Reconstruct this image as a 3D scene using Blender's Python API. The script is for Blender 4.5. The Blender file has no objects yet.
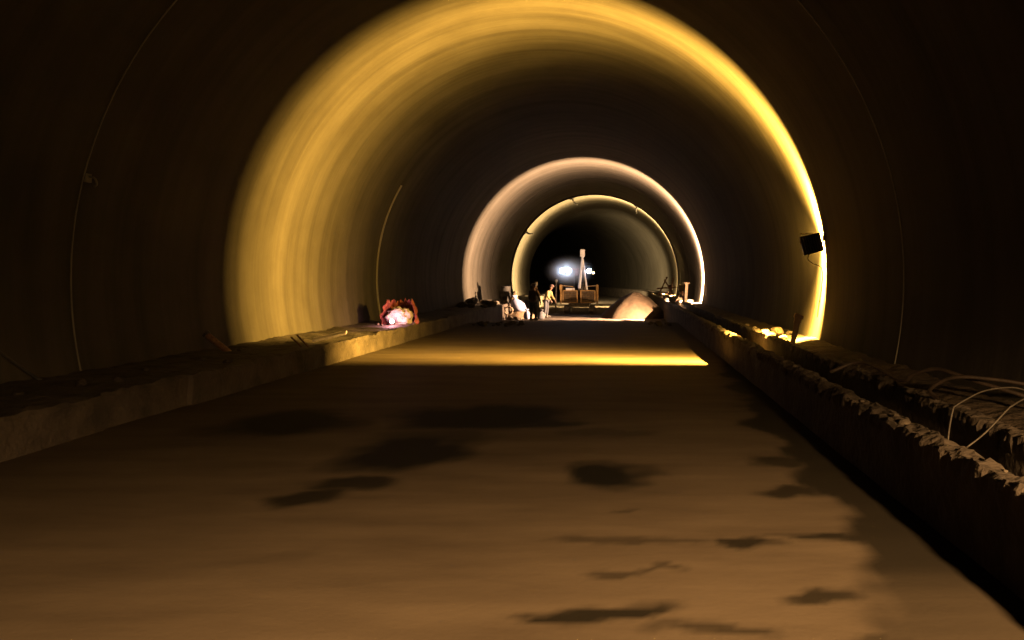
import bpy, bmesh, math, random
from mathutils import Vector, Matrix, noise, Euler
R = random.Random(7)
S = bpy.context.scene
col = S.collection
PI = math.pi
# ---------------------------------------------------------------- layout
F = 740.0                     # focal length in pixels of a 1024 wide frame
VX, VY, EYE = 622.0, 278.0, 1.75
XC, ZC, RAD = -1.94, 1.75, 6.0    # lining axis and radius
D1, D2, D3 = 14.7, 36.6, 52.9     # the three lit rings
LOW = -0.35                       # floor level beyond the end of the slab
S_BEND, R_BEND = 56.0, 130.0

def at(px, py, d):
    """point seen at pixel (px, py) at depth d"""
    return Vector(((px - VX) * d / F, d, EYE - (py - VY) * d / F))

def path(s):
    if s <= S_BEND: return 0.0, s, 0.0
    a = (s - S_BEND) / R_BEND
    return XC * 0 - R_BEND * (1 - math.cos(a)), S_BEND + R_BEND * math.sin(a), a

def place(u, z, s):
    x, y, a = path(s)
    return Vector((x + u * math.cos(a), y + u * math.sin(a), z))

# ---------------------------------------------------------------- materials
def new_mat(name):
    m = bpy.data.materials.new(name); m.use_nodes = True
    return m, m.node_tree, m.node_tree.nodes['Principled BSDF']

def N(nt, t, **kw):
    n = nt.nodes.new(t)
    for k, v in kw.items():
        if k in n.inputs: n.inputs[k].default_value = v
        else: setattr(n, k, v)
    return n

def ramp(nt, fac, stops):
    r = nt.nodes.new('ShaderNodeValToRGB')
    el = r.color_ramp.elements
    while len(el) < len(stops): el.new(0.5)
    for e, (p, c) in zip(el, stops):
        e.position = p; e.color = (*c, 1)
    nt.links.new(fac, r.inputs[0])
    return r.outputs[0]

ALBEDO_SCALE = 0.6                    # darkens every mottled base colour alike, to keep bounced light low
def mottled(name, c1, c2, rough=0.8, scale=3.0, stretch=(1, 1, 1), bump=0.3, dist=0.02, detail=6.0, metallic=0.0):
    c1 = tuple(v * ALBEDO_SCALE for v in c1); c2 = tuple(v * ALBEDO_SCALE for v in c2)
    m, nt, b = new_mat(name)
    b.inputs['Specular IOR Level'].default_value = 0.15
    tc = N(nt, 'ShaderNodeTexCoord'); mp = N(nt, 'ShaderNodeMapping')
    mp.inputs['Scale'].default_value = stretch
    nt.links.new(tc.outputs['Object'], mp.inputs[0])
    n1 = N(nt, 'ShaderNodeTexNoise', Scale=scale, Detail=detail)
    nt.links.new(mp.outputs[0], n1.inputs['Vector'])
    nt.links.new(ramp(nt, n1.outputs[0], [(0.3, c1), (0.7, c2)]), b.inputs['Base Color'])
    n2 = N(nt, 'ShaderNodeTexNoise', Scale=scale * 6, Detail=4.0)
    nt.links.new(mp.outputs[0], n2.inputs['Vector'])
    bp = N(nt, 'ShaderNodeBump', Strength=bump, Distance=dist)
    nt.links.new(n2.outputs[0], bp.inputs['Height'])
    nt.links.new(bp.outputs[0], b.inputs['Normal'])
    b.inputs['Roughness'].default_value = rough
    b.inputs['Metallic'].default_value = metallic
    return m

def lining_mat():
    """cast concrete: soft hoops of tone round the bore from the formwork, blotches, fine streaks"""
    m, nt, b = new_mat('lining_concrete')
    L = nt.links.new
    tc = N(nt, 'ShaderNodeTexCoord')
    mp = N(nt, 'ShaderNodeMapping'); mp.inputs['Scale'].default_value = (0.10, 2.2, 0.10)
    L(tc.outputs['Object'], mp.inputs[0])
    hoops = N(nt, 'ShaderNodeTexNoise', Scale=1.0, Detail=5.0, Roughness=0.6); L(mp.outputs[0], hoops.inputs['Vector'])
    c1 = ramp(nt, hoops.outputs[0], [(0.30, (0.024, 0.0215, 0.018)), (0.5, (0.035, 0.0315, 0.026)), (0.72, (0.044, 0.040, 0.034))])
    blot = N(nt, 'ShaderNodeTexNoise', Scale=0.7, Detail=8.0, Roughness=0.65); L(tc.outputs['Object'], blot.inputs['Vector'])
    c2 = ramp(nt, blot.outputs[0], [(0.3, (0.72, 0.70, 0.66)), (0.65, (1, 1, 1))])
    mx = N(nt, 'ShaderNodeMix', data_type='RGBA', blend_type='MULTIPLY')
    mx.inputs[0].default_value = 0.8
    L(c1, mx.inputs[6]); L(c2, mx.inputs[7]); L(mx.outputs[2], b.inputs['Base Color'])
    bn = N(nt, 'ShaderNodeTexNoise', Scale=2.5, Detail=6.0); L(mp.outputs[0], bn.inputs['Vector'])
    fine = N(nt, 'ShaderNodeTexNoise', Scale=14.0, Detail=4.0); L(tc.outputs['Object'], fine.inputs['Vector'])
    ad = N(nt, 'ShaderNodeMath', operation='MULTIPLY_ADD'); L(fine.outputs[0], ad.inputs[0]); ad.inputs[1].default_value = 0.25; L(bn.outputs[0], ad.inputs[2])
    bp = N(nt, 'ShaderNodeBump', Strength=0.5, Distance=0.02); L(ad.outputs[0], bp.inputs['Height']); L(bp.outputs[0], b.inputs['Normal'])
    b.inputs['Roughness'].default_value = 0.85; b.inputs['Specular IOR Level'].default_value = 0.05
    return m

def floor_mat():
    """dusty blinding slab, darker and smoother where the 'wet' attribute says water stands"""
    m, nt, b = new_mat('dusty_slab')
    L = nt.links.new
    tc = N(nt, 'ShaderNodeTexCoord')
    mp = N(nt, 'ShaderNodeMapping'); mp.inputs['Scale'].default_value = (0.5, 2.0, 1)
    L(tc.outputs['Object'], mp.inputs[0])
    n1 = N(nt, 'ShaderNodeTexNoise', Scale=1.2, Detail=7.0, Roughness=0.6); L(mp.outputs[0], n1.inputs['Vector'])
    dry = ramp(nt, n1.outputs[0], [(0.3, (0.034, 0.026, 0.0185)), (0.7, (0.054, 0.042, 0.030))])
    b.inputs['Specular IOR Level'].default_value = 0.04
    at_ = N(nt, 'ShaderNodeAttribute', attribute_name='wet')
    mx = N(nt, 'ShaderNodeMix', data_type='RGBA'); L(at_.outputs['Fac'], mx.inputs[0]); L(dry, mx.inputs[6])
    mx.inputs[7].default_value = (0.0045, 0.004, 0.003, 1)
    L(mx.outputs[2], b.inputs['Base Color'])
    mr = N(nt, 'ShaderNodeMapRange'); L(at_.outputs['Fac'], mr.inputs[0]); mr.inputs[3].default_value = 0.85; mr.inputs[4].default_value = 0.8
    L(mr.outputs[0], b.inputs['Roughness'])
    n2 = N(nt, 'ShaderNodeTexNoise', Scale=25.0, Detail=5.0); L(tc.outputs['Object'], n2.inputs['Vector'])
    bp = N(nt, 'ShaderNodeBump', Strength=0.12, Distance=0.01); L(n2.outputs[0], bp.inputs['Height']); L(bp.outputs[0], b.inputs['Normal'])
    return m

def emit(name, c, k):
    m, nt, b = new_mat(name)
    b.inputs['Base Color'].default_value = (*c, 1)
    b.inputs['Emission Color'].default_value = (*c, 1); b.inputs['Emission Strength'].default_value = k
    return m

M = dict(
    lining=lining_mat(), floor=floor_mat(),
    kerb=mottled('kerb_concrete', (0.028, 0.022, 0.0175), (0.078, 0.062, 0.050), 0.9, 2.2, bump=0.8, dist=0.03),
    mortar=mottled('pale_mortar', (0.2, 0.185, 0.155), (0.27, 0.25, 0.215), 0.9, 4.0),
    rock=mottled('broken_concrete', (0.07, 0.055, 0.042), (0.15, 0.122, 0.094), 0.95, 5.0, bump=0.6),
    dark_rock=mottled('dark_muck', (0.03, 0.025, 0.02), (0.07, 0.055, 0.045), 0.95, 5.0, bump=0.6),
    sand=mottled('tan_sand', (0.040, 0.026, 0.0155), (0.058, 0.040, 0.0245), 0.95, 6.0, bump=0.5),
    earth=mottled('brown_earth', (0.04, 0.03, 0.022), (0.08, 0.058, 0.042), 0.95, 2.0, bump=0.8, dist=0.05),
    wood=mottled('weathered_wood', (0.16, 0.10, 0.06), (0.32, 0.21, 0.13), 0.85, 6.0, (1, 1, 0.15)),
    board=mottled('pale_board', (0.14, 0.10, 0.07), (0.22, 0.17, 0.12), 0.8, 6.0, (0.2, 1, 1)),
    rust=mottled('rusty_steel', (0.12, 0.06, 0.035), (0.25, 0.14, 0.08), 0.7, 20.0, metallic=0.3),
    wire=mottled('grey_wire', (0.055, 0.048, 0.041), (0.08, 0.07, 0.06), 0.5, 20.0, metallic=0.4),
    hose=mottled('brown_hose', (0.024, 0.017, 0.013), (0.042, 0.029, 0.022), 0.6, 10.0),
    black=mottled('black_rubber', (0.02, 0.02, 0.02), (0.05, 0.045, 0.04), 0.7, 8.0),
    housing=mottled('dark_lamp_housing', (0.03, 0.025, 0.022), (0.07, 0.055, 0.045), 0.5, 8.0, metallic=0.2),
    yellow=mottled('faded_yellow_paint', (0.40, 0.22, 0.07), (0.62, 0.40, 0.17), 0.6, 5.0),
    ochre=mottled('dark_ochre_slats', (0.10, 0.06, 0.025), (0.26, 0.16, 0.07), 0.8, 9.0),  # darker yellow-brown than the frame, for the grille slats
    steel=mottled('dark_oily_steel', (0.07, 0.06, 0.05), (0.16, 0.14, 0.12), 0.5, 8.0, metallic=0.5),
    white=mottled('white_paint', (0.9, 0.9, 0.95), (1.2, 1.2, 1.25), 0.5, 5.0),
    red=mottled('red_paint', (0.5, 0.06, 0.04), (0.65, 0.1, 0.07), 0.5, 5.0),
    sack=mottled('led_tinted_white_plastic', (0.13, 0.14, 0.22), (0.20, 0.21, 0.32), 0.7, 9.0),  # white plastic with the blue of the rig's LED light mixed into its colour
    burlap=mottled('brown_burlap', (0.10, 0.065, 0.04), (0.17, 0.12, 0.075), 0.95, 9.0, bump=0.5),
    ysack=mottled('yellow_plastic_sack', (0.62, 0.5, 0.2), (0.8, 0.68, 0.32), 0.7, 9.0),
    tarp=mottled('red_plastic_sheet', (0.14, 0.03, 0.025), (0.34, 0.10, 0.08), 0.6, 3.0, bump=0.6),
    bag_white=mottled('clear_crumpled_plastic', (0.35, 0.30, 0.34), (0.7, 0.62, 0.68), 0.5, 7.0, bump=0.8, dist=0.04),
    skin=mottled('skin', (0.08, 0.045, 0.03), (0.1, 0.06, 0.04), 0.6, 5.0),
    jacket=mottled('brown_jacket', (0.030, 0.020, 0.017), (0.05, 0.035, 0.03), 0.9, 9.0),
    trousers=mottled('dark_trousers', (0.02, 0.02, 0.025), (0.045, 0.042, 0.045), 0.9, 9.0),
    hivis=mottled('yellow_work_jacket', (0.12, 0.095, 0.035), (0.17, 0.14, 0.055), 0.8, 9.0),
    boot=mottled('pale_dusty_boot', (0.07, 0.066, 0.06), (0.12, 0.11, 0.1), 0.8, 9.0),
    greyt=mottled('grey_trousers', (0.03, 0.03, 0.036), (0.05, 0.05, 0.058), 0.9, 9.0),
    helmet=mottled('dark_helmet', (0.05, 0.03, 0.03), (0.09, 0.06, 0.05), 0.4, 9.0),
    glow_y=emit('amber_flood_glass', (1, 0.72, 0.3), 40.0),
    glow_w=emit('white_led_glass', (0.6, 0.75, 1.0), 60.0),
    glow_p=emit('pink_lamp_glass', (1.0, 0.55, 0.62), 8.0),
)

# ---------------------------------------------------------------- mesh helpers
def link(name, bm, mat, parent=None, smooth=False, angle=None):
    me = bpy.data.meshes.new(name)
    bmesh.ops.recalc_face_normals(bm, faces=bm.faces)
    if smooth:
        for f in bm.faces: f.smooth = True
    bm.to_mesh(me); bm.free()
    me.materials.append(M[mat] if isinstance(mat, str) else mat)
    o = bpy.data.objects.new(name, me); col.objects.link(o)
    if parent is not None: o.parent = parent
    return o

def tag(o, label, cat, group=None):
    o['label'] = label; o['category'] = cat
    if group: o['group'] = group
    return o

def root(name, loc, label, cat, group=None, rz=0.0):
    o = bpy.data.objects.new(name, None); o.location = loc; o.rotation_euler = (0, 0, rz)
    o.empty_display_size = 0.2
    col.objects.link(o); return tag(o, label, cat, group)

def struct(o, label=None):
    o['kind'] = 'structure'
    if label: o['label'] = label
    return o

def box(bm, c, s, rot=(0, 0, 0), bev=0.0):
    r = bmesh.ops.create_cube(bm, size=1.0)
    vs = r['verts']
    m = Matrix.Translation(Vector(c)) @ Euler(rot).to_matrix().to_4x4() @ Matrix.Diagonal((*s, 1))
    bmesh.ops.transform(bm, matrix=m, verts=vs)
    if bev:
        es = list({e for v in vs for e in v.link_edges})
        bmesh.ops.bevel(bm, geom=es, offset=bev, segments=2, affect='EDGES', profile=0.6)

def tube(bm, pts, r, seg=8, r2=None, cap=True):
    pts = [Vector(p) for p in pts]
    n = len(pts); rings = []
    up = Vector((0.13, 0.31, 0.94)).normalized()
    for i, p in enumerate(pts):
        t = (pts[min(i + 1, n - 1)] - pts[max(i - 1, 0)]).normalized()
        a = t.cross(up)
        if a.length < 1e-3: a = t.cross(Vector((1, 0, 0)))
        a.normalize(); b = t.cross(a)
        rr = r if r2 is None else r + (r2 - r) * i / (n - 1)
        rings.append([bm.verts.new(p + (a * math.cos(k * 2 * PI / seg) + b * math.sin(k * 2 * PI / seg)) * rr) for k in range(seg)])
    for i in range(n - 1):
        for k in range(seg):
            bm.faces.new((rings[i][k], rings[i][(k + 1) % seg], rings[i + 1][(k + 1) % seg], rings[i + 1][k]))
    if cap:
        bm.faces.new(rings[0][::-1]); bm.faces.new(rings[-1])

def smooth_pts(pts, k=5):
    """Catmull-Rom through the points"""
    P = [Vector(p) for p in pts]; P = [P[0] * 2 - P[1]] + P + [P[-1] * 2 - P[-2]]
    out = []
    for i in range(1, len(P) - 2):
        for j in range(k):
            t = j / k
            a, b, c, d = P[i - 1], P[i], P[i + 1], P[i + 2]
            out.append(0.5 * ((2 * b) + (c - a) * t + (2 * a - 5 * b + 4 * c - d) * t * t + (3 * b - a - 3 * c + d) * t ** 3))
    out.append(P[-2]); return out

def lathe(bm, prof, c=(0, 0, 0), seg=20, axis='Z', sx=1, sy=1):
    rings = []
    for r, h in prof:
        ring = []
        for k in range(seg):
            a = 2 * PI * k / seg
            x, y = r * math.cos(a) * sx, r * math.sin(a) * sy
            v = (x, y, h) if axis == 'Z' else (x, h, y) if axis == 'Y' else (h, x, y)
            ring.append(bm.verts.new(Vector(c) + Vector(v)))
        rings.append(ring)
    for i in range(len(rings) - 1):
        for k in range(seg):
            bm.faces.new((rings[i][k], rings[i][(k + 1) % seg], rings[i + 1][(k + 1) % seg], rings[i + 1][k]))
    bm.faces.new(rings[0][::-1]); bm.faces.new(rings[-1])

def sweep(name, prof, ss, mat, jit=None, smooth=False, cap=True):
    """closed outline prof [(u, z)...] swept along the tunnel path"""
    bm = bmesh.new(); rings = []
    for s in ss:
        ring = []
        for i, (u, z) in enumerate(prof):
            du, dz = jit(i, u, z, s) if jit else (0, 0)
            ring.append(bm.verts.new(place(u + du, z + dz, s)))
        rings.append(ring)
    n = len(prof)
    for a, b in zip(rings, rings[1:]):
        for k in range(n):
            bm.faces.new((a[k], a[(k + 1) % n], b[(k + 1) % n], b[k]))
    if cap:
        bm.faces.new(rings[0][::-1]); bm.faces.new(rings[-1])
    return link(name, bm, mat, smooth=smooth)

def frange(a, b, st):
    out = []; x = a
    while x < b - 1e-6: out.append(x); x += st
    out.append(b); return out

def nz(x, y, z=0.0): return noise.noise(Vector((x, y, z)))

# ---------------------------------------------------------------- lining
S_ALL = [-14, -7, 0, 5, 10, 15, 20, 25, 30, 36, 42, 48, 52, 56] + frange(59, 170, 3.0)
def shell(name, a0, a1, label):
    k = int(abs(a1 - a0) / 1.5); A = [math.radians(a0 + (a1 - a0) * i / k) for i in range(k + 1)]
    inner = [(XC + RAD * math.cos(a), ZC + RAD * math.sin(a)) for a in A]
    outer = [(XC + (RAD + 0.45) * math.cos(a), ZC + (RAD + 0.45) * math.sin(a)) for a in reversed(A)]
    o = sweep(name, inner + outer, S_ALL, 'lining')
    n = len(A)
    me = o.data
    for p in me.polygons:                    # the bore reads smooth, the cut ends flat
        c = p.normal
        if abs(c.y) < 0.95: p.use_smooth = True
    me.set_sharp_from_angle(angle=math.radians(35))
    return struct(o, label)
shell('wall_right', -24, 45, 'curved concrete lining of the right side of the tunnel')
shell('ceiling', 45, 135, 'curved concrete crown of the tunnel')
shell('wall_left', 135, 204, 'curved concrete lining of the left side of the tunnel')

# raised mortar beads at the pour joints
def bead(n, s, w, h, a0=-17, a1=197, mat='mortar', label=None):
    bm = bmesh.new(); rings = []
    k = 150
    for i in range(k + 1):
        a = math.radians(a0 + (a1 - a0) * i / k)
        ww = w * (1 + 0.35 * nz(a * 6, s)); ring = []
        for du, r in ((-ww, RAD + 0.02), (-ww, RAD - h), (ww, RAD - h), (ww, RAD + 0.02)):
            ring.append(bm.verts.new(place(XC + r * math.cos(a), ZC + r * math.sin(a), s + du + 0.02 * nz(a * 3, s, 5))))
        rings.append(ring)
    for p, q in zip(rings, rings[1:]):
        for j in range(4): bm.faces.new((p[j], p[(j + 1) % 4], q[(j + 1) % 4], q[j]))
    bm.faces.new(rings[0][::-1]); bm.faces.new(rings[-1])
    struct(link('trim_%d' % n, bm, mat), label or 'thin raised bead on the lining at a pour joint')
bead(1, 10.65, 0.010, 0.012)
bead(2, 23.9, 0.035, 0.04, 150, 197)  # lower-left arc only: its pale colour stands in for light on the joint
bead(3, 44.6, 0.02, 0.02, mat='lining')
bead(4, 52.6, 0.12, 0.10, mat='housing', label='dark raised band round the lining before the last lit ring')

# ---------------------------------------------------------------- floor slab with its wet marks
STAINS = [  # px, py, half width px, half height px, strength
    (608, 477, 37, 12, 1.0), (405, 453, 54, 19, 1.0), (480, 418, 78, 13, 1.0), (530, 423, 45, 6, 0.9), (430, 440, 60, 10, 0.6),
    (352, 485, 52, 6, 0.9), (308, 499, 46, 9, 0.9), (602, 614, 66, 8, 0.95), (755, 547, 27, 7, 0.9), (702, 632, 58, 7, 0.7),
    (285, 424, 66, 13, 0.95), (650, 542, 75, 4, 0.5), (615, 575, 34, 3, 0.6), (600, 433, 40, 4, 0.4), (620, 512, 20, 2.5, 0.5),
    (845, 597, 45, 7, 0.85), (825, 537, 42, 6, 0.9), (790, 494, 32, 6, 0.85), (900, 640, 60, 8, 0.7), (785, 462, 30, 6, 0.8), (255, 560, 60, 5, 0.15)]
ST = []
for px, py, hw, hh, k in STAINS:
    d0 = F * EYE / (py - VY); d1 = F * EYE / (py - hh - VY); d2 = F * EYE / (py + hh - VY)
    ST.append(((px - VX) * d0 / F, 0.5 * (d1 + d2), hw * d0 / F, 0.5 * (d1 - d2), k))
# the damp margin along the right kerb: its ragged inner edge, as (px, py) of points on the slab
EDGE = [(740, 405), (752, 425), (775, 440), (800, 458), (795, 475), (800, 490), (838, 508), (852, 522), (835, 536), (855, 552), (872, 568), (878, 585), (895, 612), (900, 640)]
EDGE = sorted((F * EYE / (py - VY), (px - VX) * EYE / (py - VY)) for px, py in EDGE)
def edge_x(y):
    if y <= EDGE[0][0]: return EDGE[0][1]
    for (y0, x0), (y1, x1) in zip(EDGE, EDGE[1:]):
        if y <= y1: return x0 + (x1 - x0) * (y - y0) / (y1 - y0)
    return EDGE[-1][1] + (y - EDGE[-1][0]) * .1
FX0, FX1 = -6.0, 2.25
xs = frange(FX0, FX1, 0.055); ys = frange(-8, 2.4, 1.3)[:-1] + frange(2.4, 14.5, 0.055)[:-1] + frange(14.5, 29.0, 0.29)
bm = bmesh.new(); wet = []
grid = []
for y in ys:
    row = []
    for x in xs:
        zz = 0.012 * nz(x * 0.7, y * 0.5)
        if y > 27: zz += 0.03 * nz(x * 3, y * 2, 3)
        row.append(bm.verts.new((x, y + (0.25 * nz(x * 1.4, 9) if y > 28.9 else 0), zz)))
        w = 0.0
        qx = x + 0.35 * nz(x * 1.3, y * 1.3, 1) + 0.12 * nz(x * 5, y * 4, 2); qy = y + 0.22 * nz(x * 1.6, y * 1.6, 4) + 0.07 * nz(x * 6, y * 6, 5)
        for cx, cy, ax, ay, k in ST:
            dd = math.hypot((qx - cx) / ax, (qy - cy) / ay)
            if dd < 1.3: w = max(w, k * min(1, (1.3 - dd) / 0.55))
        e = (qx + .05 - edge_x(y)) / 0.16
        if e > 0: w = max(w, (0.9 - 0.35 * min(1, max(0, (4.5 - y) / .5))) * min(1, e))
        wet.append(w)
    grid.append(row)
for i in range(len(ys) - 1):
    for j in range(len(xs) - 1):
        bm.faces.new((grid[i][j], grid[i][j + 1], grid[i + 1][j + 1], grid[i + 1][j]))
# sides and underside of the slab
def skirt(line):
    low = [bm.verts.new((v.co.x, v.co.y, -0.6)) for v in line]
    for a, b, c, d in zip(line, line[1:], low[1:], low): bm.faces.new((a, b, c, d))
skirt(grid[-1]); skirt(grid[0])
nv = len(bm.verts)
fl = link('floor', bm, 'floor', smooth=True)
at_ = fl.data.attributes.new('wet', 'FLOAT', 'POINT')
vals = wet + [0.0] * (len(fl.data.vertices) - len(wet))
at_.data.foreach_set('value', vals)
struct(fl, 'dusty level tunnel floor slab with dark wet patches')
def rough_low(i, u, z, s): return (0, 0.05 * nz(u * 2, s * 1.3) if i > 1 else 0)
fu = frange(-6.1, 2.3, 0.35)
sweep_low = sweep('floor.001', [(-6.1, LOW - 0.4), (2.3, LOW - 0.4)] + [(u, LOW) for u in reversed(fu)],
                  frange(28.6, 60, 0.5)[:-1] + frange(60, 168, 3), 'earth', jit=rough_low)
struct(sweep_low, 'lower unpaved tunnel floor beyond the end of the slab')

# ---------------------------------------------------------------- ledges and kerbs
SK = frange(1.0, 4.0, 0.07)[:-1] + frange(4.0, 12.0, 0.03)[:-1] + frange(12, 20, 0.12)[:-1] + frange(20, 60, 0.5)[:-1] + frange(60, 168, 3)
SK = [-8, -4, -1] + SK
def crumble(amp, top):
    def f(i, u, z, s):
        if z < .45: return (0.012 * nz(u * 3, s * 1.5, i), 0)
        a = nz(u * 4, s * 1.8, 3) + 0.7 * nz(u * 14, s * 6, 8) + 0.6 * nz(u * 33, s * 15, 5)
        k = 1 if z > top - .02 else .6
        return (0.035 * nz(u * 12, s * 6, 11 + z * 4) + .02 * nz(u * 30, s * 17, z * 9), k * (amp * a - amp * 0.2))
    return f
T = 0.60
kerb_prof = [(2.17, -0.7), (2.40, -0.7), (2.385, 0.3), (2.38, 0.44), (2.36, 0.50), (2.35, 0.56), (2.335, T), (2.30, T + .01), (2.265, T + .012), (2.23, T + 0.008), (2.195, T), (2.175, 0.57), (2.17, 0.51), (2.17, 0.44), (2.17, 0.3), (2.17, 0.1)]
struct(sweep('trim_5', kerb_prof, SK, 'kerb', crumble(0.038, T)), 'low rough concrete kerb wall along the right edge of the floor')
k2 = [(2.90, -0.7), (3.06, -0.7), (3.06, 0.44), (3.06, 0.52), (3.045, T), (3.01, T + .01), (2.975, T + .012), (2.94, T + .008), (2.915, T), (2.90, 0.54), (2.90, 0.44)]
struct(sweep('trim_6', k2, SK, 'kerb', crumble(0.04, T)), 'second low concrete wall beyond the trench, parallel to the right kerb')
tr = [(2.38, -0.7), (2.93, -0.7), (2.93, 0.12), (2.8, 0.11), (2.65, 0.1), (2.5, 0.11), (2.38, 0.12)]
struct(sweep('floor.002', tr, SK, 'earth'), 'bottom of the cable trench between the two right hand kerbs')
wall_u = lambda z: math.sqrt(RAD ** 2 - (z - ZC) ** 2)
rf = [(3.04, -0.7), (4.1, -0.7), (4.1, 0.52), (3.9, 0.51), (3.75, 0.5), (3.6, 0.49), (3.45, 0.45), (3.3, 0.38), (3.15, 0.31), (3.04, 0.3)]
def fillj(i, u, z, s): return (0, 0.05 * nz(u * 3, s * 1.7, 7) + 0.03 * nz(u * 8, s * 6, 2) if z > 0.2 else 0)
struct(sweep('floor.003', rf, SK, 'earth', fillj), 'rough earth bench between the second kerb and the right lining')
LT = 0.41
lk = [(-5.90, -0.7), (-5.90, 0.1), (-5.90, 0.3), (-5.905, 0.36), (-5.93, LT), (-6.0, LT), (-6.1, LT), (-6.25, LT), (-6.5, LT), (-6.8, LT), (-7.1, LT), (-7.4, LT), (-7.7, LT), (-8.15, LT), (-8.15, -0.7)]
def leftj(i, u, z, s):
    if z < 0.0: return (0, 0)
    blk = 0.05 * (noise.cell(Vector((s / 1.7, 3.3, 0.5))) - 0.5)
    if z < 0.33: return (0.03 * nz(s * 1.2, z * 3, 2) + blk, 0)
    a = nz(u * 2, s * 1.5, 3) + 0.6 * nz(u * 5, s * 5, 8)
    return (0.05 * nz(s * 2.0, 4.0, 1) + blk if u > -6.05 else 0, 0.05 * a)
struct(sweep('trim_7', lk, SK, 'kerb', leftj), 'low rough concrete bench along the left lining')
# shutter tie joints cut in the face of the left bench
# ---------------------------------------------------------------- rocks
def rock_mesh(seed, flat=0.65):
    bm = bmesh.new(); bmesh.ops.create_icosphere(bm, subdivisions=2, radius=1.0)
    for v in bm.verts:
        n = v.co.normalized(); k = 1 + 0.45 * nz(n.x * 1.5 + seed, n.y * 1.5, n.z * 1.5) + 0.15 * nz(n.x * 4, n.y * 4 + seed, n.z * 4)
        v.co = n * k
        for ax in ((1, .2, .1), (-.3, 1, .2), (.1, -.4, 1), (-.8, -.5, .3), (.5, -.9, -.1)):
            a = Vector(ax).normalized(); d = v.co.dot(a) - 0.72
            if d > 0: v.co -= a * d
        v.co.z *= flat
    me = bpy.data.meshes.new('rock'); bm.to_mesh(me); bm.free(); return me
ROCKS = {m: [rock_mesh(i * 3.7 + 1) for i in range(5)] for m in ('rock', 'dark_rock')}
for m, l in ROCKS.items():
    for me in l: me.materials.append(M[m])
SPOTS = []
def clear(x0, x1, y0, y1, r):
    for _ in range(60):
        x, y = R.uniform(x0, x1), R.uniform(y0, y1)
        if all(math.hypot(x - a, y - b) > 1.45 * (r + c) for a, b, c in SPOTS): break
    SPOTS.append((x, y, r)); return x, y
def rock(x, y, z, r, label, group, mat='rock', name='concrete_chunk', cat='rubble'):
    o = bpy.data.objects.new(name, R.choice(ROCKS[mat])); col.objects.link(o)
    o.scale = (r * R.uniform(.8, 1.3), r * R.uniform(.8, 1.2), r * R.uniform(.8, 1.1))
    o.rotation_euler = (R.uniform(-.2, .2), R.uniform(-.2, .2), R.uniform(0, 6.28))
    o.location = (x, y, z + r * 0.45)
    return tag(o, label, cat, group)
for i in range(22):
    y = 3.6 + i * 0.44 + R.uniform(-.16, .16)
    rock(2.265 + R.uniform(-.04, .04), y, T - .02, R.uniform(.02, .05), 'small broken concrete lump stuck along the top of the near kerb wall', 'lumps on the right kerb top')
for px, py, d, r in ((770, 333, 15.6, .13), (776, 328, 16.2, .16), (764, 341, 15.2, .08), (756, 339, 15.4, .09), (783, 335, 15.0, .10), (790, 331, 16.4, .08), (745, 334, 16.6, .06), (735, 330, 17.6, .07)):
    p = at(px, py, d); z = .5 if p.x > 3.05 else T
    rock(p.x if not 2.42 < p.x < 2.88 else 2.3 if p.x < 2.65 else 2.98, d, z, r, 'brightly lit broken concrete chunk on the right bench just past the near wall lamp', 'chunks past the near lamp')
for x, d, r in ((2.28, 37.6, .14), (2.98, 37.9, .15), (3.45, 37.3, .17), (3.65, 38.3, .14)):
    rock(x, d, T if x < 3.1 else .5, r, 'pale lit stone on the far right bench beside the sand heap', 'far right bench stones')
for x, d, r in ((-6.75, 37.6, .24), (-6.35, 37.4, .17), (-7.2, 38.2, .2), (-6.1, 38.8, .18)):
    rock(x, d, LT, r, 'lit stone on the left bench at the second ring of light', 'far left bench stones')
for i, (x, d, r) in enumerate(((-7.25, 35.4, .40), (-6.5, 35.3, .3), (-6.15, 34.4, .26), (-7.3, 33.9, .28), (-6.8, 33.4, .25), (-6.2, 33.2, .2))):
    rock(x, d, LT, r, 'dark silhouetted muck boulder on the left bench before the second ring of light', 'dark boulders on the left bench', 'dark_rock', 'boulder', 'rock')
for i in range(16):
    r = R.uniform(.06, .16); x, d = clear(-5.6, -3.6, 26.8, 28.6, r)
    rock(x, d, 0, r, 'dark muck lump at the broken end of the floor slab', 'muck lumps at the slab end', 'dark_rock', 'muck_lump', 'rubble')
for x, d, r in ((-5.6, 37.0, .2), (-5.2, 36.9, .16), (-5.12, 37.3, .11), (-5.45, 37.55, .15), (-4.35, 36.85, .10), (-4.75, 37.75, .10)):
    rock(x, d, LOW, r, 'brown lit rubble stone at the foot of the far left bench', 'rubble by the sacks', 'rock')
for i in range(7):
    r = R.uniform(.06, .13); x, d = clear(.9, 1.95, 26.8, 28.5, r)
    rock(x, d, 0, r, 'dark muck lump on the slab end by the right kerb', 'muck lumps by the right kerb', 'dark_rock', 'muck_lump')
for i in range(10):
    y = 5 + R.random() * 9
    rock(-6.2 - R.random() * 1.2, y, LT, R.uniform(.04, .08), 'small dark rubble lump lying on the near left bench', 'lumps on the left bench', 'dark_rock', 'rubble_lump')

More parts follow.
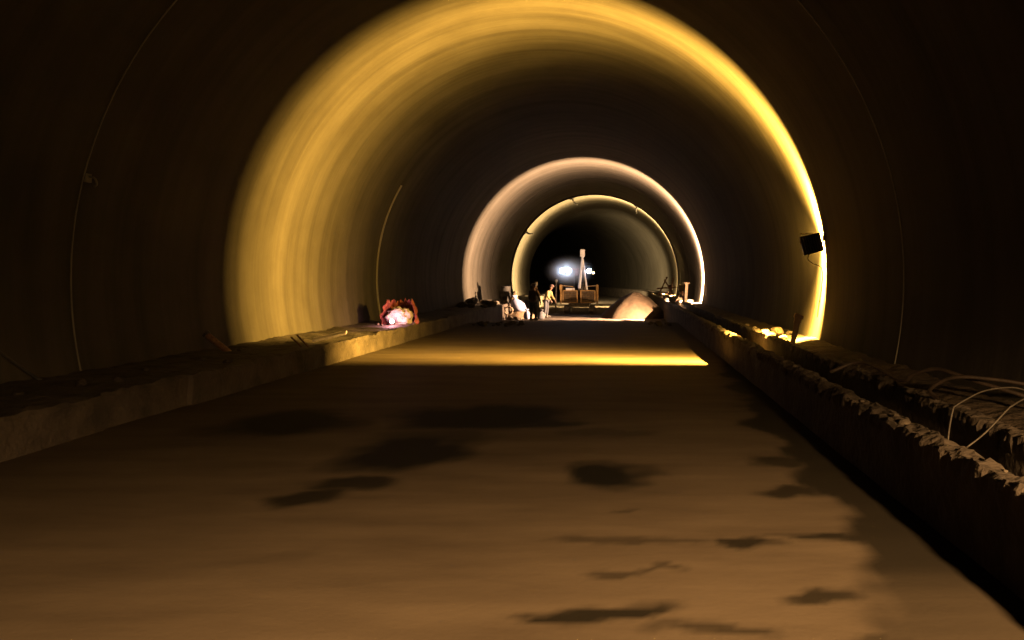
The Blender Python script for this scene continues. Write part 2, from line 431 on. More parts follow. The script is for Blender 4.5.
# sand heap
def heap(name, cx, cy, z0, rx, ry, h, mat, seed, label, cat, px=0.0):
    bm = bmesh.new(); n, k = 48, 14; rings = []
    for j in range(k + 1):
        t = j / k; ring = []
        for i in range(n):
            a = 2 * PI * i / n; rr = t * (1 + 0.10 * nz(math.cos(a) * 2, math.sin(a) * 2, seed))
            hh = h * max(0, (1 - t ** 1.6)) ** 0.95
            hh += 0.05 * nz(math.cos(a) * t * 6, math.sin(a) * t * 6, seed + 2) * (1 - t) * h / 0.8
            ring.append(bm.verts.new((cx + rx * rr * math.cos(a) + px * (1 - t), cy + ry * rr * math.sin(a), z0 + hh - (0.04 if j == k else 0))))
        rings.append(ring)
    for a, b in zip(rings, rings[1:]):
        for i in range(n): bm.faces.new((a[i], a[(i + 1) % n], b[(i + 1) % n], b[i]))
    bmesh.ops.remove_doubles(bm, verts=bm.verts, dist=1e-4)
    return tag(link(name, bm, mat, smooth=True), label, cat)
heap('sand_pile', 0.62, 39.2, LOW - 0.02, 1.85, 1.5, 1.36, 'sand', 4, 'rounded heap of tan sand on the floor right of the drilling machine', 'sand pile', 0.12)

# ---------------------------------------------------------------- light helpers
def profile_light(name, loc, rot, watts, color, stops, radius=0.03, parent=None):
    """point light whose intensity depends on the angle off its axis (a luminaire's photometric curve); local +Z is the axis. stops: (cos angle, value)"""
    li = bpy.data.lights.new(name, 'POINT'); li.energy = watts; li.color = color; li.shadow_soft_size = radius
    li.use_nodes = True; nt = li.node_tree; em = nt.nodes['Emission']
    tc = N(nt, 'ShaderNodeTexCoord'); sp = N(nt, 'ShaderNodeSeparateXYZ'); nt.links.new(tc.outputs['Normal'], sp.inputs[0])
    fc = N(nt, 'ShaderNodeFloatCurve'); c = fc.mapping.curves[0]
    mp = fc.mapping; mp.use_clip = True
    pts = sorted(stops)
    while len(c.points) < len(pts): c.points.new(0.5, 0.5)
    for p, (x, v) in zip(c.points, pts): p.location = (x, v); p.handle_type = 'VECTOR'
    mp.update()
    cl = N(nt, 'ShaderNodeClamp'); nt.links.new(sp.outputs[2], cl.inputs[0])
    nt.links.new(cl.outputs[0], fc.inputs['Value'])
    nt.links.new(fc.outputs[0], em.inputs['Strength'])
    o = bpy.data.objects.new(name, li); o.location = loc; o.rotation_euler = rot; col.objects.link(o)
    if parent: o.parent = parent
    return o

def floodlight(loc, size, label, watts, color, tilt, stops, mount, lamp_rot=None, rz=0.0):
    """flood lamp aimed along +Y: finned housing, front frame, glass, yoke and (on a wall) bracket or (on the bench) stand"""
    t = root('floodlight', loc, label, 'lamp', rz=rz)
    w = size
    bm = bmesh.new(); box(bm, (0, 0, 0), (w, .10, w * .95), (0, tilt, 0), .012)
    link('housing', bm, 'housing', t)
    bm = bmesh.new()
    for k in range(7):
        u = (k - 3) * w / 8
        box(bm, (u * math.cos(tilt), -.065, -u * math.sin(tilt)), (.012, .05, w * .8), (0, tilt, 0))
    fo = link('cooling_fins', bm, 'housing', t)
    bm = bmesh.new(); box(bm, (0, .052, 0), (w * .86, .008, w * .8), (0, tilt, 0))
    link('glass', bm, 'glow_y', t)
    bm = bmesh.new()
    hw = w / 2 + .02
    tube(bm, [(-hw, 0, 0), (-hw, -.02, w * .50), (hw, -.02, w * .50), (hw, 0, 0)], .012, 6)
    link('yoke', bm, 'rust', t)
    if mount == 'wall':
        bm = bmesh.new(); gap = XC + wall_u(loc[2] + w * .35) - loc[0]
        tube(bm, [(hw, -.02, w * .35), (gap - .02, -.02, w * .35)], .018, 8); box(bm, (gap - .02, -.02, w * .35), (.03, .12, .16), (0, 0, 0), .004)
        link('wall_bracket', bm, 'rust', t)
        bm = bmesh.new()
        tube(bm, smooth_pts([(-.05, -.05, -w * .45), (-.08, -.04, -w * .75), (.02, .02, -w * .95), (gap - .03, .05, -w * 1.4), (gap - .14, .05, -w * 3.6)]), .010, 6)
        link('power_cable', bm, 'mortar', t)
    else:
        for a in (0.5, 2.6, 4.7):
            bm = bmesh.new(); tube(bm, [(0, 0, -w * .4), (.32 * math.cos(a), .32 * math.sin(a), mount - loc[2] + .012)], .014, 6)
            link('leg', bm, 'rust', t)
    profile_light('lamp_beam', (0, .085, 0), lamp_rot or (-PI / 2, 0, 0), watts, color, stops, .02, t)
    return t
C = lambda deg: math.cos(math.radians(deg))
BAT = [(0.0, 0.0), (C(87.5), .13), (C(84), .52), (C(79), 1.0), (C(74), .85), (C(68), .50), (C(60), .17), (C(50), .045), (C(42), .012), (C(36), .005), (C(20), .012), (1.0, .02)]
BAT2 = [(0.0, 0.0), (C(87), .45), (C(83), .9), (C(78), 1.0), (C(72), .72), (C(65), .42), (C(55), .16), (C(45), .05), (C(35), .012), (1.0, .01)]
BAT3 = [(0.0, 0.0), (C(88), .7), (C(84), 1.0), (C(78), .8), (C(71), .35), (C(62), .08), (C(50), .02), (1.0, .02)]
l1 = at(811.5, 244, 14.6)
floodlight((l1.x, 14.6, l1.z), .40, 'square black floodlight fixed to the right lining at the nearest ring of light', 106000, (1, .55, .085), math.radians(-14), BAT, 'wall')
floodlight((2.95, 36.5, 1.25), .30, 'small floodlight on legs on the right bench at the second ring of light', 112000, (1, .60, .33), 0, BAT2, T - .03)
floodlight((3.45, 52.8, 1.1), .30, 'far floodlight on legs on the right bench at the third ring of light', 200000, (1, .67, .27), 0, BAT3, .5)


d_ = Vector((4.6, 72.0, 2.0)) - Vector((-6.7, 57.5, 1.3))  # added hidden lamp, there only to brighten the far right lining
floodlight((-6.7, 57.5, 1.3), .3, 'added far floodlight on legs, out of sight on the left bench, brightening the far right lining', 52000, (1, .72, .34), 0, [(0, 0), (C(42), 0), (C(33), .12), (C(22), .6), (C(10), 1), (1, 1)], LT, rz=math.atan2(-d_.x, d_.y))

# work lamp behind the camera: lights the near floor
profile_light('rear_work_lamp', (2.75, -2.6, 2.35), (PI, 0, 0), 34000, (1, .57, .22), [(0, 0), (C(87), .01), (C(84), .05), (C(80), .17), (C(77), .48), (C(74), .85), (C(72), 1.0), (C(60), .7), (C(45), .7), (1, .3)], .10)

W = bpy.data.worlds.new('World'); S.world = W; W.use_nodes = True
W.node_tree.nodes['Background'].inputs[0].default_value = (.9, .8, .5, 1)
W.node_tree.nodes['Background'].inputs[1].default_value = 0.008

# ---------------------------------------------------------------- drilling machine at the face
def P(t, name, mat, fn, smooth=False):
    bm = bmesh.new(); fn(bm); return link(name, bm, mat, t, smooth)
def machine():
    t = root('drilling_rig', (-2.5, 44.0, LOW), 'crawler drilling rig with yellow railings, upright white boom and two white work lights', 'machine')
    # crawler tracks with rollers
    for sx in (-1, 1):
        def f(bm, sx=sx):
            n = 24; w = .26; x = sx * .72
            pts = []
            for i in range(n):
                a = 2 * PI * i / n; pts.append((1.0 * (1 if math.cos(a) > 0 else -1) * (1 if abs(math.cos(a)) > .15 else 0) + .22 * math.cos(a), .24 + .22 * math.sin(a)))
            L_ = [bm.verts.new((x - w / 2, y, z)) for y, z in pts]; R_ = [bm.verts.new((x + w / 2, y, z)) for y, z in pts]
            for i in range(n): bm.faces.new((L_[i], L_[(i + 1) % n], R_[(i + 1) % n], R_[i]))
            bm.faces.new(L_); bm.faces.new(R_[::-1])
            for k in range(12): box(bm, (x, -1.1 + k * .2, .475), (w + .02, .05, .03)); box(bm, (x, -1.1 + k * .2, .02), (w + .02, .05, .03))
        tr_ = P(t, 'crawler_track', 'steel', f)
    P(t, 'chassis', 'steel', lambda bm: (box(bm, (0, 0, .52), (1.2, 2.2, .22), bev=.03), box(bm, (0, .1, .72), (1.5, 2.0, .18), bev=.02)))
    # rear: two slatted cabinets under a railing
    for sx in (-1, 1):
        def f(bm, sx=sx):
            box(bm, (sx * .52, -.75, 1.02), (.86, .5, .72), bev=.03)
        c = P(t, 'engine_cabinet', 'steel', f)
        def fr(bm, sx=sx):
            for u in (-.41, .41): box(bm, (sx * .52 + u, -1.0, 1.02), (.07, .06, .74), bev=.01)
            for z in (.68, 1.36): box(bm, (sx * .52, -1.0, z), (.88, .06, .06), bev=.01)
        P(c, 'cabinet_frame', 'yellow', fr)
        def g(bm, sx=sx):
            for k in range(5): box(bm, (sx * .52, -1.01, .78 + k * .11), (.66, .025, .045), (.5, 0, 0))
            for k in (-.3, 0, .3): box(bm, (sx * .52 + k, -1.012, 1.0), (.025, .03, .55))
        P(c, 'grille', 'ochre', g)
        P(t, 'corner_post', 'yellow', lambda bm, sx=sx: (tube(bm, [(sx * 1.06, -.98, .60), (sx * 1.06, -.98, 1.72)], .055, 8), box(bm, (sx * 1.06, -.98, 1.55), (.15, .12, .3), bev=.02)))
        P(t, 'railing', 'yellow', lambda bm, sx=sx: (tube(bm, [(sx * 1.06, -.98, 1.66), (sx * 1.06, .6, 1.66), (sx * 1.06, .6, .8)], .025, 6), tube(bm, [(sx * 1.06, -.98, 1.66), (sx * .35, -.98, 1.60), (sx * .35, -.98, 1.3)], .022, 6)))
    P(t, 'control_box', 'white', lambda bm: box(bm, (-.52, -.85, 1.45), (.5, .22, .12), (0, 0, .1), .02))
    P(t, 'hydraulic_block', 'steel', lambda bm: (box(bm, (.05, -.6, 1.35), (.2, .4, .5), bev=.02), tube(bm, smooth_pts([(.1, -.8, 1.5), (.3, -.85, 1.75), (.45, -.8, 1.45)]), .03, 6)))
    P(t, 'turret', 'steel', lambda bm: lathe(bm, [(.3, .8), (.3, 1.1), (.22, 1.2), (.2, 1.7), (.12, 1.75)], (.1, -.1, 0), 16))
    # upright boom: two legs of the A meeting in the head
    b = P(t, 'boom', 'white', lambda bm: (tube(bm, [(.02, -.98, 1.50), (.12, -.97, 2.5), (.20, -.94, 3.35)], .085, 10, .065),))
    P(b, 'boom_strut', 'white', lambda bm: tube(bm, [(.46, -1.0, 1.42), (.34, -.99, 2.3), (.22, -.95, 3.2)], .06, 10, .05))
    P(b, 'boom_head', 'white', lambda bm: (box(bm, (.20, -.94, 3.55), (.27, .24, .44), (0, .05, 0), .05), lathe(bm, [(.1, -.16), (.1, .16)], (.2, -.94, 3.38), 12, 'Y')))
    P(b, 'cylinder_rod', 'steel', lambda bm: tube(bm, [(.28, -.9, 1.3), (.21, -.93, 2.9)], .03, 8))
    # lamp bar
    P(t, 'lamp_bar', 'steel', lambda bm: (tube(bm, [(-1.1, -.62, 2.50), (.86, -.62, 2.50)], .03, 8), tube(bm, [(-.3, -.6, 1.3), (-.3, -.62, 2.5)], .035, 8)))
    P(t, 'lamp_bracket', 'red', lambda bm: (box(bm, (-.22, -.66, 2.62), (.42, .1, .09), bev=.01), box(bm, (-.14, -.66, 2.42), (.2, .12, .36), bev=.02)))
    for x, r, w in ((-1.0, .17, 50), (-.62, .17, 50), (.58, .15, 55)):
        h = P(t, 'work_light', 'housing', lambda bm, x=x, r=r: lathe(bm, [(r * .6, .12), (r, .02), (r, -.05), (r * .9, -.05)], (x, -.66, 2.52), 16, 'Y'))
        P(h, 'lens', 'glow_w', lambda bm, x=x, r=r: lathe(bm, [(r * .88, -.052), (r * .8, -.07), (r * .3, -.085)], (x, -.66, 2.52), 16, 'Y'))
        profile_light('work_light_beam', (x, -.80, 2.52), (PI / 2, 0, 0), w, (.55, .70, 1.0), [(0, .12), (C(80), .22), (C(60), .2), (C(30), .6), (1, 1)], .05, t)
    h = P(t, 'marker_light', 'housing', lambda bm: lathe(bm, [(.04, .06), (.06, 0), (.055, -.03)], (.84, -.66, 2.40), 12, 'Y'))
    P(h, 'marker_lens', 'glow_y', lambda bm: lathe(bm, [(.05, -.031), (.03, -.05)], (.84, -.66, 2.40), 12, 'Y'))
    return t
machine()

# light stand beside the rig
t = root('lamp_post', (-3.85, 43.0, LOW), 'thin dark pole with a pale knob standing beside the drilling rig', 'pole')
P(t, 'pole', 'steel', lambda bm: tube(bm, [(0, 0, 0.02), (.03, 0, 1.85)], .045, 8))
P(t, 'foot', 'steel', lambda bm: lathe(bm, [(.2, 0), (.2, .03), (.05, .06)], (0, 0, 0), 12))
P(t, 'knob', 'mortar', lambda bm: lathe(bm, [(.04, 1.84), (.09, 1.9), (.09, 1.97), (.04, 2.02)], (.03, 0, 0), 12))

# ---------------------------------------------------------------- workers
def skin_obj(name, verts, edges, radii, mat, parent, rootv=0, sub=2):
    bm = bmesh.new(); sl = bm.verts.layers.skin.verify()
    vs = [bm.verts.new(v) for v in verts]
    for i, v in enumerate(vs):
        r = radii[i]; v[sl].radius = r if isinstance(r, tuple) else (r, r); v[sl].use_root = (i == rootv)
    for a, b in edges: bm.edges.new((vs[a], vs[b]))
    me = bpy.data.meshes.new(name); bm.to_mesh(me); bm.free(); me.materials.append(M[mat])
    o = bpy.data.objects.new(name, me); col.objects.link(o); o.parent = parent
    m = o.modifiers.new('skin', 'SKIN'); m.use_smooth_shade = True
    m2 = o.modifiers.new('sub', 'SUBSURF'); m2.levels = sub; m2.render_levels = sub
    return o
def worker(loc, rz, label, jacket, trousers, lean=0.0, armf=0.15, helmet='helmet', group=None):
    t = root('person', loc, label, 'person', group, rz)
    def up(x, y, z):                       # lean the upper body forward (-Y) from the hips
        if z > .95:
            k = z - .95; return (x, y - k * math.sin(lean), .95 + k * math.cos(lean) )
        return (x, y, z)
    V, E, Rr = [], [], []
    def add(p, r, to=None, lean_=True):
        V.append(up(*p) if lean_ else p); Rr.append(r)
        if to is not None: E.append((to, len(V) - 1))
        return len(V) - 1
    pel = add((0, 0, .95), (.145, .105)); w = add((0, 0, 1.10), (.135, .095), pel); ch = add((0, 0, 1.30), (.165, .11), w)
    nk = add((0, .01, 1.46), (.06, .06), ch); n2 = add((0, 0, 1.52), (.05, .052), nk)
    hd = add((0, -.01, 1.60), (.07, .085), n2); h2 = add((0, -.005, 1.70), (.068, .085), hd)
    A = {}
    for s in (-1, 1):
        sh = add((s * .19, 0, 1.40), .065, ch); el = add((s * .26, -.02 - armf * .4, 1.13), .045, sh)
        wr = add((s * .25, -.10 - armf, .91), .03, el); pm = add((s * .245, -.13 - armf, .84), (.022, .036), wr)
        A[s] = pm
        for k in range(4):
            f1 = add((s * .245, -.165 - armf + k * .022, .785), .010, pm); add((s * .235, -.160 - armf + k * .022, .745 + .008 * abs(k - 1)), .009, f1)
        th = add((s * .225, -.175 - armf, .83), .011, pm); add((s * .22, -.195 - armf, .795), .010, th)
        hp = add((s * .10, 0, .88), .09, pel); kn = add((s * .12, -.03, .50), .06, hp); an = add((s * .13, .02, .10), .042, kn); add((s * .14, -.12, .045), (.035, .03), an)
    body = skin_obj('body', V, E, Rr, 'skin', t, 0, 2)
    # face: nose, ears, eyes, mouth
    hp_ = Vector(up(0, -.005, 1.64))
    P(t, 'nose', 'skin', lambda bm: box(bm, hp_ + Vector((0, -.10, -.005)), (.024, .035, .045), (.3, 0, 0), .006), True)
    for s in (-1, 1):
        def face(bm, s=s):
            r = bmesh.ops.create_uvsphere(bm, u_segments=8, v_segments=6, radius=.02); bmesh.ops.transform(bm, matrix=Matrix.Translation(hp_ + Vector((s * .078, .005, 0))) @ Matrix.Diagonal((.5, 1, 1.6, 1)), verts=r['verts'])
        P(t, 'ear', 'skin', face, True)
        def eyes(bm, s=s):
            r = bmesh.ops.create_uvsphere(bm, u_segments=8, v_segments=6, radius=.011); bmesh.ops.transform(bm, matrix=Matrix.Translation(hp_ + Vector((s * .03, -.082, .02))), verts=r['verts'])
        P(t, 'eye', 'black', eyes, True)
    P(t, 'mouth', 'tarp', lambda bm: box(bm, hp_ + Vector((0, -.083, -.05)), (.045, .01, .008)))
    V2 = [up(0, 0, .93), up(0, 0, 1.10), up(0, 0, 1.30), up(0, .01, 1.44)]; E2 = [(0, 1), (1, 2), (2, 3)]; R2 = [(.18, .135), (.165, .125), (.19, .135), (.08, .08)]
    for s in (-1, 1):
        b0 = len(V2); V2 += [up(s * .19, 0, 1.40), up(s * .262, -.02 - armf * .4, 1.13), up(s * .253, -.09 - armf * .95, .93)]; R2 += [.085, .066, .05]; E2 += [(2, b0), (b0, b0 + 1), (b0 + 1, b0 + 2)]
    skin_obj('jacket', V2, E2, R2, jacket, t)
    V3 = [(0, 0, .96)]; E3 = []; R3 = [(.165, .125)]
    for s in (-1, 1):
        b0 = len(V3); V3 += [(s * .10, 0, .86), (s * .12, -.03, .50), (s * .13, .015, .13)]; R3 += [.11, .082, .07]; E3 += [(0, b0), (b0, b0 + 1), (b0 + 1, b0 + 2)]
    skin_obj('trousers', V3, E3, R3, trousers, t)
    for s in (-1, 1):
        P(t, 'boot', 'boot', lambda bm, s=s: (box(bm, (s * .135, -.04, .045), (.10, .28, .085), (0, 0, 0), .03), box(bm, (s * .13, .02, .13), (.10, .12, .16), (0, 0, 0), .03)), True)
    hc = Vector(up(0, 0, 1.70))
    P(t, 'helmet', helmet, lambda bm: lathe(bm, [(.155, -.005), (.15, .01), (.118, .015), (.112, .06), (.08, .105), (.03, .125)], hc, 18, sy=1.12), True)
    return t
p = at(533.5, 319, 36.2)
worker((p.x, 36.2, LOW + .02), math.radians(160), 'person standing in dark brown jacket, dark trousers and pale boots beside the white sacks', 'jacket', 'trousers')
p = at(546, 319, 39.2)
worker((p.x, 39.2, LOW + .02), math.radians(70), 'person in yellow jacket and grey trousers leaning forward beside the drilling rig', 'hivis', 'greyt', lean=.45, armf=.3)

# ---------------------------------------------------------------- sacks and clutter, left
def sack(loc, s, rot, mat, label, seed, lean=0.0, group=None):
    t = root('sack', loc, label, 'sack', group, rot)
    def f(bm):
        prof = [(.02, 0.0), (.30, .01), (.40, .08), (.43, .25), (.40, .48), (.28, .66), (.12, .75), (.08, .80)]
        lathe(bm, prof, (0, 0, 0), 22)
        for v in bm.verts:
            k = 1 + .16 * nz(v.co.x * 5 + seed, v.co.y * 5, v.co.z * 5); v.co.x *= k * s; v.co.y *= k * s * .75; v.co.z *= s * 1.05
            v.co.x += lean * v.co.z
    P(t, 'bag', mat, f, True)
    def g(bm):
        lathe(bm, [(.07, .78), (.15, .86), (.19, .95), (.12, .96), (.05, .9)], (0, 0, 0), 14)
        for v in bm.verts:
            k = 1 + .4 * nz(v.co.x * 14 + seed, v.co.y * 14, 1); v.co.x *= k * s; v.co.y *= k * s; v.co.z *= s * 1.05; v.co.x += lean * v.co.z
    P(t, 'neck', mat, g, True)
    return t
def on(px, d, z): return ((px - VX) * d / F, d, z)
sack(on(521, 38.6, LOW + .35), .85, .3, 'sack', 'large white sack slumped on the heap beside the standing person', 3, -.45)
sack(on(513.5, 39.0, LT + .02), .62, 1.2, 'burlap', 'brown dusty sack on the bench behind the white sack', 8, .25)
sack(on(527, 37.5, LOW + .01), .52, 2.0, 'sack', 'small white sack on the floor at the feet of the standing person', 13, .1)
sack(on(541, 37.6, LOW + .01), .5, .8, 'greyt', 'small grey sack between the two standing people', 17, .1)
heap('earth_heap', -5.35, 38.75, LOW - .02, .95, .7, .55, 'burlap', 9, 'low brown earth heap under the white sack at the left bench', 'earth heap')
# dark drum and hose reel against the ring
t = root('dark_drum', on(505.5, 40.5, LT), 'dark upright drum on the left bench behind the sacks', 'drum')
P(t, 'barrel', 'black', lambda bm: lathe(bm, [(.28, 0), (.29, .02), (.28, .05), (.28, .30), (.295, .32), (.28, .34), (.28, .58), (.295, .6), (.28, .62), (.28, .86), (.29, .9), (.26, .9)], (0, 0, 0), 24), True)
P(t, 'lid', 'steel', lambda bm: lathe(bm, [(.26, .88), (.26, .895), (.03, .895)], (0, 0, 0), 24))
t = root('hose_coil', on(508.5, 37.3, LT + .3), 'pale coiled hose ring standing on the left bench by the stones', 'hose')
t.location = on(508.5, 37.3, LOW + .45)
def coil(bm):
    pts = [(.20 * math.cos(a * PI / 10) , -.02 + .04 * a / 20, .20 * math.sin(a * PI / 10)) for a in range(0, 58)]
    tube(bm, pts, .035, 8)
P(t, 'hose', 'board', coil, True)

# clutter on the far right bench
t = root('tripod_frame', (2.98, 50.5, T - .02), 'dark crooked steel trestle on the right bench behind the sand heap', 'trestle')
for q in (((-.5, 0, 0), (.1, 0, 1.25)), ((.55, 0, 0), (-.1, 0, 1.05)), ((-.6, .1, .45), (.75, .1, .55)), ((.25, -.2, 0), (.55, 0, 1.2))):
    P(t, 'bar', 'rust', lambda bm, q=q: tube(bm, q, .05, 8))
t = root('timber_post', (3.35, 38.6, .47), 'upright tan timber prop lit at the foot of the second ring on the right bench', 'post')
P(t, 'shaft', 'board', lambda bm: box(bm, (0, 0, .5), (.14, .12, 1.0), (0, .06, 0), .01))
P(t, 'head_plate', 'board', lambda bm: box(bm, (.03, 0, 1.02), (.3, .16, .05), (0, .06, 0), .01))

# brackets on the third ring
for k, (px, py, ln) in enumerate(((527, 233, .55), (573, 201, .6), (635, 210, .5))):
    p = at(px, py, 53.4); a = math.atan2(p.z - ZC, p.x - XC)
    base = Vector((XC + (RAD + .02) * math.cos(a), 53.3, ZC + (RAD + .02) * math.sin(a)))
    inn = Vector((-math.cos(a), 0, -math.sin(a)))
    lab = ['dark steel bracket on the left shoulder of the third ring of light', 'dark steel bracket near the crown of the third ring of light', 'dark steel bracket on the right shoulder of the third ring of light'][k]
    t = root('ceiling_bracket', base, lab, 'bracket')
    side = Vector((-inn.z, 0, inn.x))
    P(t, 'arm', 'black', lambda bm, inn=inn, ln=ln, side=side: tube(bm, [(0, 0, 0), inn * ln * .6 + side * .05, inn * ln + side * .22], .075, 8, .05))
    P(t, 'wall_plate', 'black', lambda bm, side=side, inn=inn: tube(bm, [side * -.2 + inn * .05, side * .2 + inn * .05], .06, 6))

# ---------------------------------------------------------------- pink lamp in red sheeting on the left bench
pc = at(401, 322, 21.6)
t = root('warning_lamp', (pc.x - .06, 20.95, LT), 'small glowing pinkish lamp on the left bench among crumpled red sheeting', 'lamp')
P(t, 'base', 'black', lambda bm: lathe(bm, [(.08, 0), (.08, .05), (.05, .07)], (0, 0, 0), 16))
P(t, 'dome', 'glow_p', lambda bm: lathe(bm, [(.05, .06), (.065, .10), (.055, .15), (.02, .18)], (0, 0, 0), 16), True)
li = bpy.data.lights.new('warning_lamp_light', 'POINT'); li.energy = 70; li.color = (1, .40, .46); li.shadow_soft_size = .09
o = bpy.data.objects.new('warning_lamp_light', li); o.location = (0.03, -0.14, .16); o.parent = t; col.objects.link(o)
def sheet(bm):
    n, k = 40, 12; rings = []
    for j in range(k + 1):
        v = j / k; ring = []
        for i in range(n + 1):
            a = PI * (-.08 + 1.16 * i / n)
            r = .52 * (1 - .28 * v ** 2) * (1 + .22 * nz(i * .45, v * 5, 2) + .08 * nz(i * 1.3, v * 11, 4))
            z = .02 + .78 * v * (1 + .22 * nz(i * .5, 7.0)) * (1 - .12 * v)
            ring.append(bm.verts.new((r * math.cos(a), r * math.sin(a) * .7, z)))
        rings.append(ring)
    for p, q in zip(rings, rings[1:]):
        for i in range(n): bm.faces.new((p[i], p[i + 1], q[i + 1], q[i]))
bm = bmesh.new(); sheet(bm)
g = link('plastic_sheet', bm, 'tarp'); g.location = (pc.x + .0, 21.45, LT - .03)
sm = g.modifiers.new('thick', 'SOLIDIFY'); sm.thickness = .012
tag(g, 'crumpled red plastic sheet standing round the small pink lamp', 'sheet')
bm = bmesh.new(); bmesh.ops.create_icosphere(bm, subdivisions=4, radius=1.0)
for v in bm.verts:
    n = v.co.normalized(); k = 1 + .35 * nz(n.x * 2.2, n.y * 2.2, n.z * 2.2 + 5) + .28 * (0.5 - abs(nz(n.x * 5, n.y * 5, n.z * 5)))
    v.co = Vector((n.x * .36 * k, n.y * .20 * k, n.z * .27 * k + .20))
    v.co.z = max(v.co.z, 0)
g = link('plastic_bag', bm, 'bag_white'); g.location = (pc.x + .02, 21.42, LT)
tag(g, 'pale crumpled plastic bag glowing pink behind the small lamp on the left bench', 'bag')
for dx, dy, r in ((-.48, -.42, .06), (.34, -.36, .05), (.52, -.30, .07), (-.30, -.62, .045)):
    rock(pc.x + dx, 21.42 + dy, LT, r, 'small stone tinged pink beside the glowing lamp on the left bench', 'stones round the pink lamp')

# ---------------------------------------------------------------- near bits
# tilted stake on the right bench
t = root('wooden_stake', (3.24, 14.05, .42), 'dark tilted wooden stake on the right bench below the near wall lamp', 'stake')
P(t, 'shaft', 'wood', lambda bm: tube(bm, [(-.04, 0, -.05), (.05, 0, .30), (.10, 0, .60)], .05, 8, .06))
P(t, 'split_head', 'wood', lambda bm: (box(bm, (.115, 0, .60), (.17, .1, .09), (0, .35, 0), .012), box(bm, (.09, 0, .52), (.12, .09, .12), (0, .2, 0), .012)))
# steel pipe stub, rods and board on the left bench
a_, b_ = at(206, 334, 13.6), at(226, 352, 13.6)
t = root('steel_pipe', b_, 'short dark pipe leaning up out of the left bench', 'pipe')
P(t, 'barrel', 'rust', lambda bm: tube(bm, [Vector((.1, .1, -.1)), a_ - b_], .055, 12))
P(t, 'collar', 'wire', lambda bm: tube(bm, [(a_ - b_) * .93, (a_ - b_) * 1.03], .075, 12))
for k, (q0, q1) in enumerate((((291, 337), (309, 354)), ((297, 335), (313, 352)))):
    a_, b_ = at(*q0, 14.4), at(*q1, 14.4)
    bm = bmesh.new(); tube(bm, [(0, 0, 0), a_ - b_], .016, 8)
    for j in range(8): tube(bm, [(a_ - b_) * (j + .3) / 8, (a_ - b_) * (j + .45) / 8], .020, 8)
    o = link('steel_rod', bm, 'rust'); o.location = b_
    tag(o, ['thin leaning reinforcing rod on the left bench, farther from the pale board', 'thin leaning reinforcing rod on the left bench touching the pale board'][k], 'rod')
bm = bmesh.new(); box(bm, (0, 0, 0), (.66, .30, .045), (.12, -.24, .25), .006)
for v in bm.verts: v.co.z += .03 * nz(v.co.x * 5, v.co.y * 3)
o = link('timber_board', bm, 'bag_white'); o.location = (-6.0, 15.2, .56); tag(o, 'pale splintered board lying over the edge of the left bench', 'board')
# grout dab and stub on the first joint
p = at(86, 178, 10.65); a = math.atan2(p.z - ZC, p.x - XC)
q = Vector((XC + RAD * math.cos(a), 10.75, ZC + RAD * math.sin(a)))
t = root('wall_hook', q, 'small pale hook on the left lining beside the nearest joint line', 'hook')
P(t, 'plate', 'mortar', lambda bm: box(bm, (0, 0, 0), (.05, .11, .13), (0, 0, 0), .01))
P(t, 'hook', 'mortar', lambda bm: tube(bm, smooth_pts([(.02, 0, .02), (.10, 0, .0), (.12, .02, -.08), (.08, .03, -.12)]), .014, 6), True)

def cable(name, pts, r, mat, label, cat, group=None, k=6):
    bm = bmesh.new(); tube(bm, smooth_pts(pts, k), r, 8)
    return tag(link(name, bm, mat, smooth=True), label, cat, group)
cable('cable', [(-7.80, 9.0, 1.02), at(6, 357, 9.25), at(22, 368, 9.5), at(45, 382, 9.6), at(75, 386, 9.9), at(110, 380, 10.6)], .022, 'black', 'black cable drooping onto the near left bench', 'cable')
# wire hoops standing on the near right kerb
cable('wire_hoop', [(2.31, 5.25, .57), (2.325, 5.25, .70), (2.35, 5.25, .82), (2.37, 5.25, .845), (2.45, 5.27, .885), (2.57, 5.28, .94), (2.72, 5.29, .965), (2.86, 5.3, .955), (3.02, 5.32, .87), (3.14, 5.34, .70), (3.18, 5.35, .50)], .006, 'wire', 'grey bent wire hoop with a sharp corner standing on the near right kerb', 'wire', k=4)
cable('wire_hoop', [at(966, 448, 5.02) , at(985, 433, 5.02), at(1008, 409, 5.05), at(1012, 406, 5.05), at(1024, 399, 5.08), at(1045, 392, 5.1), at(1075, 400, 5.1), at(1090, 420, 5.1), (3.22, 5.1, .50)], .006, 'wire', 'straight grey wire slanting up from the near right kerb top', 'wire', k=4)
cable('hose', [at(830, 372, 8.4), at(862, 362, 8.3), at(900, 380, 7.6), at(914, 374, 7.4), at(935, 369, 7.2), at(955, 374, 7.0), at(985, 384, 6.8), at(1024, 396, 6.6), at(1060, 412, 6.5)], .020, 'hose', 'thin brown hose arching over the right bench, behind the wire hoops', 'hose')
cable('hose', [(2.97, 6.95, .62), at(930, 390, 6.9), at(945, 380, 6.8), at(962, 377, 6.7), at(990, 379, 6.6), at(1024, 384, 6.5), at(1070, 395, 6.4)], .018, 'hose', 'brown hose rising from the second kerb and running toward the lining', 'hose')
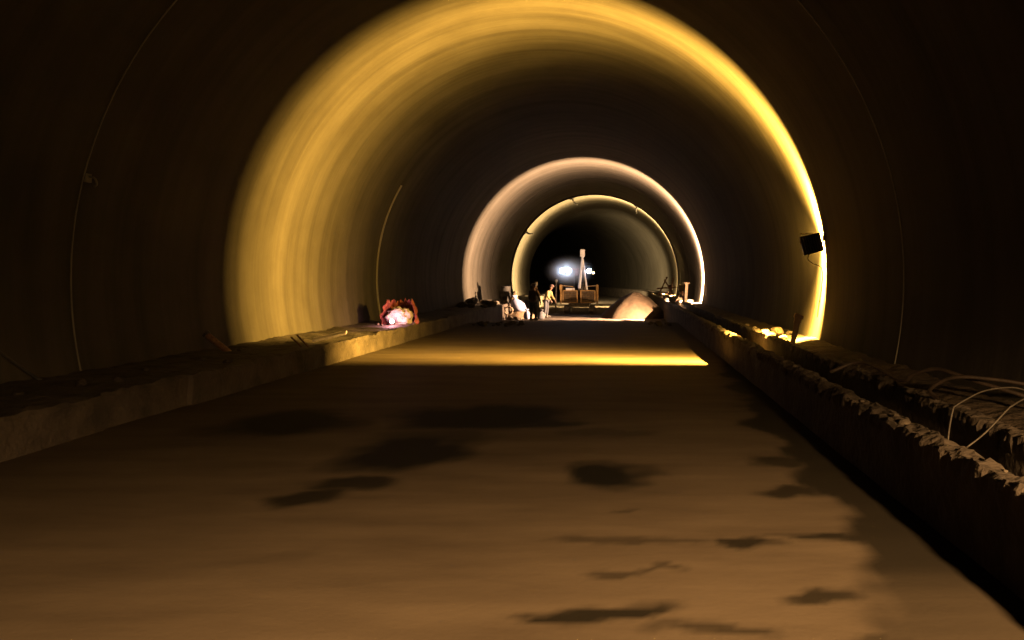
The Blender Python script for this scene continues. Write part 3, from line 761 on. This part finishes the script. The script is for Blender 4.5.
# haze volume added to give the rig's work lights their glow
bm = bmesh.new(); bmesh.ops.create_uvsphere(bm, u_segments=24, v_segments=16, radius=1.0)
hz = bpy.data.materials.new('glow_haze'); hz.use_nodes = True; nt = hz.node_tree; nt.nodes.remove(nt.nodes['Principled BSDF'])
vs = N(nt, 'ShaderNodeVolumeScatter', Color=(.95, .97, 1, 1), Density=.3, Anisotropy=.1)
tcv = N(nt, 'ShaderNodeTexCoord'); ln = N(nt, 'ShaderNodeVectorMath', operation='LENGTH'); nt.links.new(tcv.outputs['Object'], ln.inputs[0])
mr = N(nt, 'ShaderNodeMapRange'); mr.interpolation_type = 'SMOOTHSTEP'; nt.links.new(ln.outputs['Value'], mr.inputs[0])
mr.inputs[3].default_value = 1.0; mr.inputs[4].default_value = 0.0
pw = N(nt, 'ShaderNodeMath', operation='POWER'); nt.links.new(mr.outputs[0], pw.inputs[0]); pw.inputs[1].default_value = 2.2
ml = N(nt, 'ShaderNodeMath', operation='MULTIPLY'); nt.links.new(pw.outputs[0], ml.inputs[0]); ml.inputs[1].default_value = 2.2
nt.links.new(ml.outputs[0], vs.inputs['Density'])
nt.links.new(vs.outputs[0], nt.nodes['Material Output'].inputs['Volume'])
o = link('glow_haze', bm, hz, smooth=True); o.location = (-3.05, 43.0, 2.15); o.scale = (1.75, .9, 1.15)
o['kind'] = 'stuff'; tag(o, 'thin haze added to make the glow round the work lights of the drilling rig', 'haze')

# ---------------------------------------------------------------- camera
cam = bpy.data.cameras.new('camera'); cam.sensor_width = 36; cam.lens = 36 * F / 1024
cam.shift_x = -(VX - 512) / 1024; cam.shift_y = -(320 - VY) / 1024
cam.clip_end = 400; cam.clip_start = .05
co = bpy.data.objects.new('camera', cam); co.location = (0, 0, EYE); co.rotation_euler = (PI / 2, 0, 0); col.objects.link(co)
S.camera = co
S.view_settings.view_transform = 'Standard'; S.view_settings.look = 'None'; S.view_settings.gamma = 1; S.view_settings.exposure = 0
S.view_settings.use_curve_mapping = False
S.cycles.use_denoising = True
S.cycles.max_bounces = 8
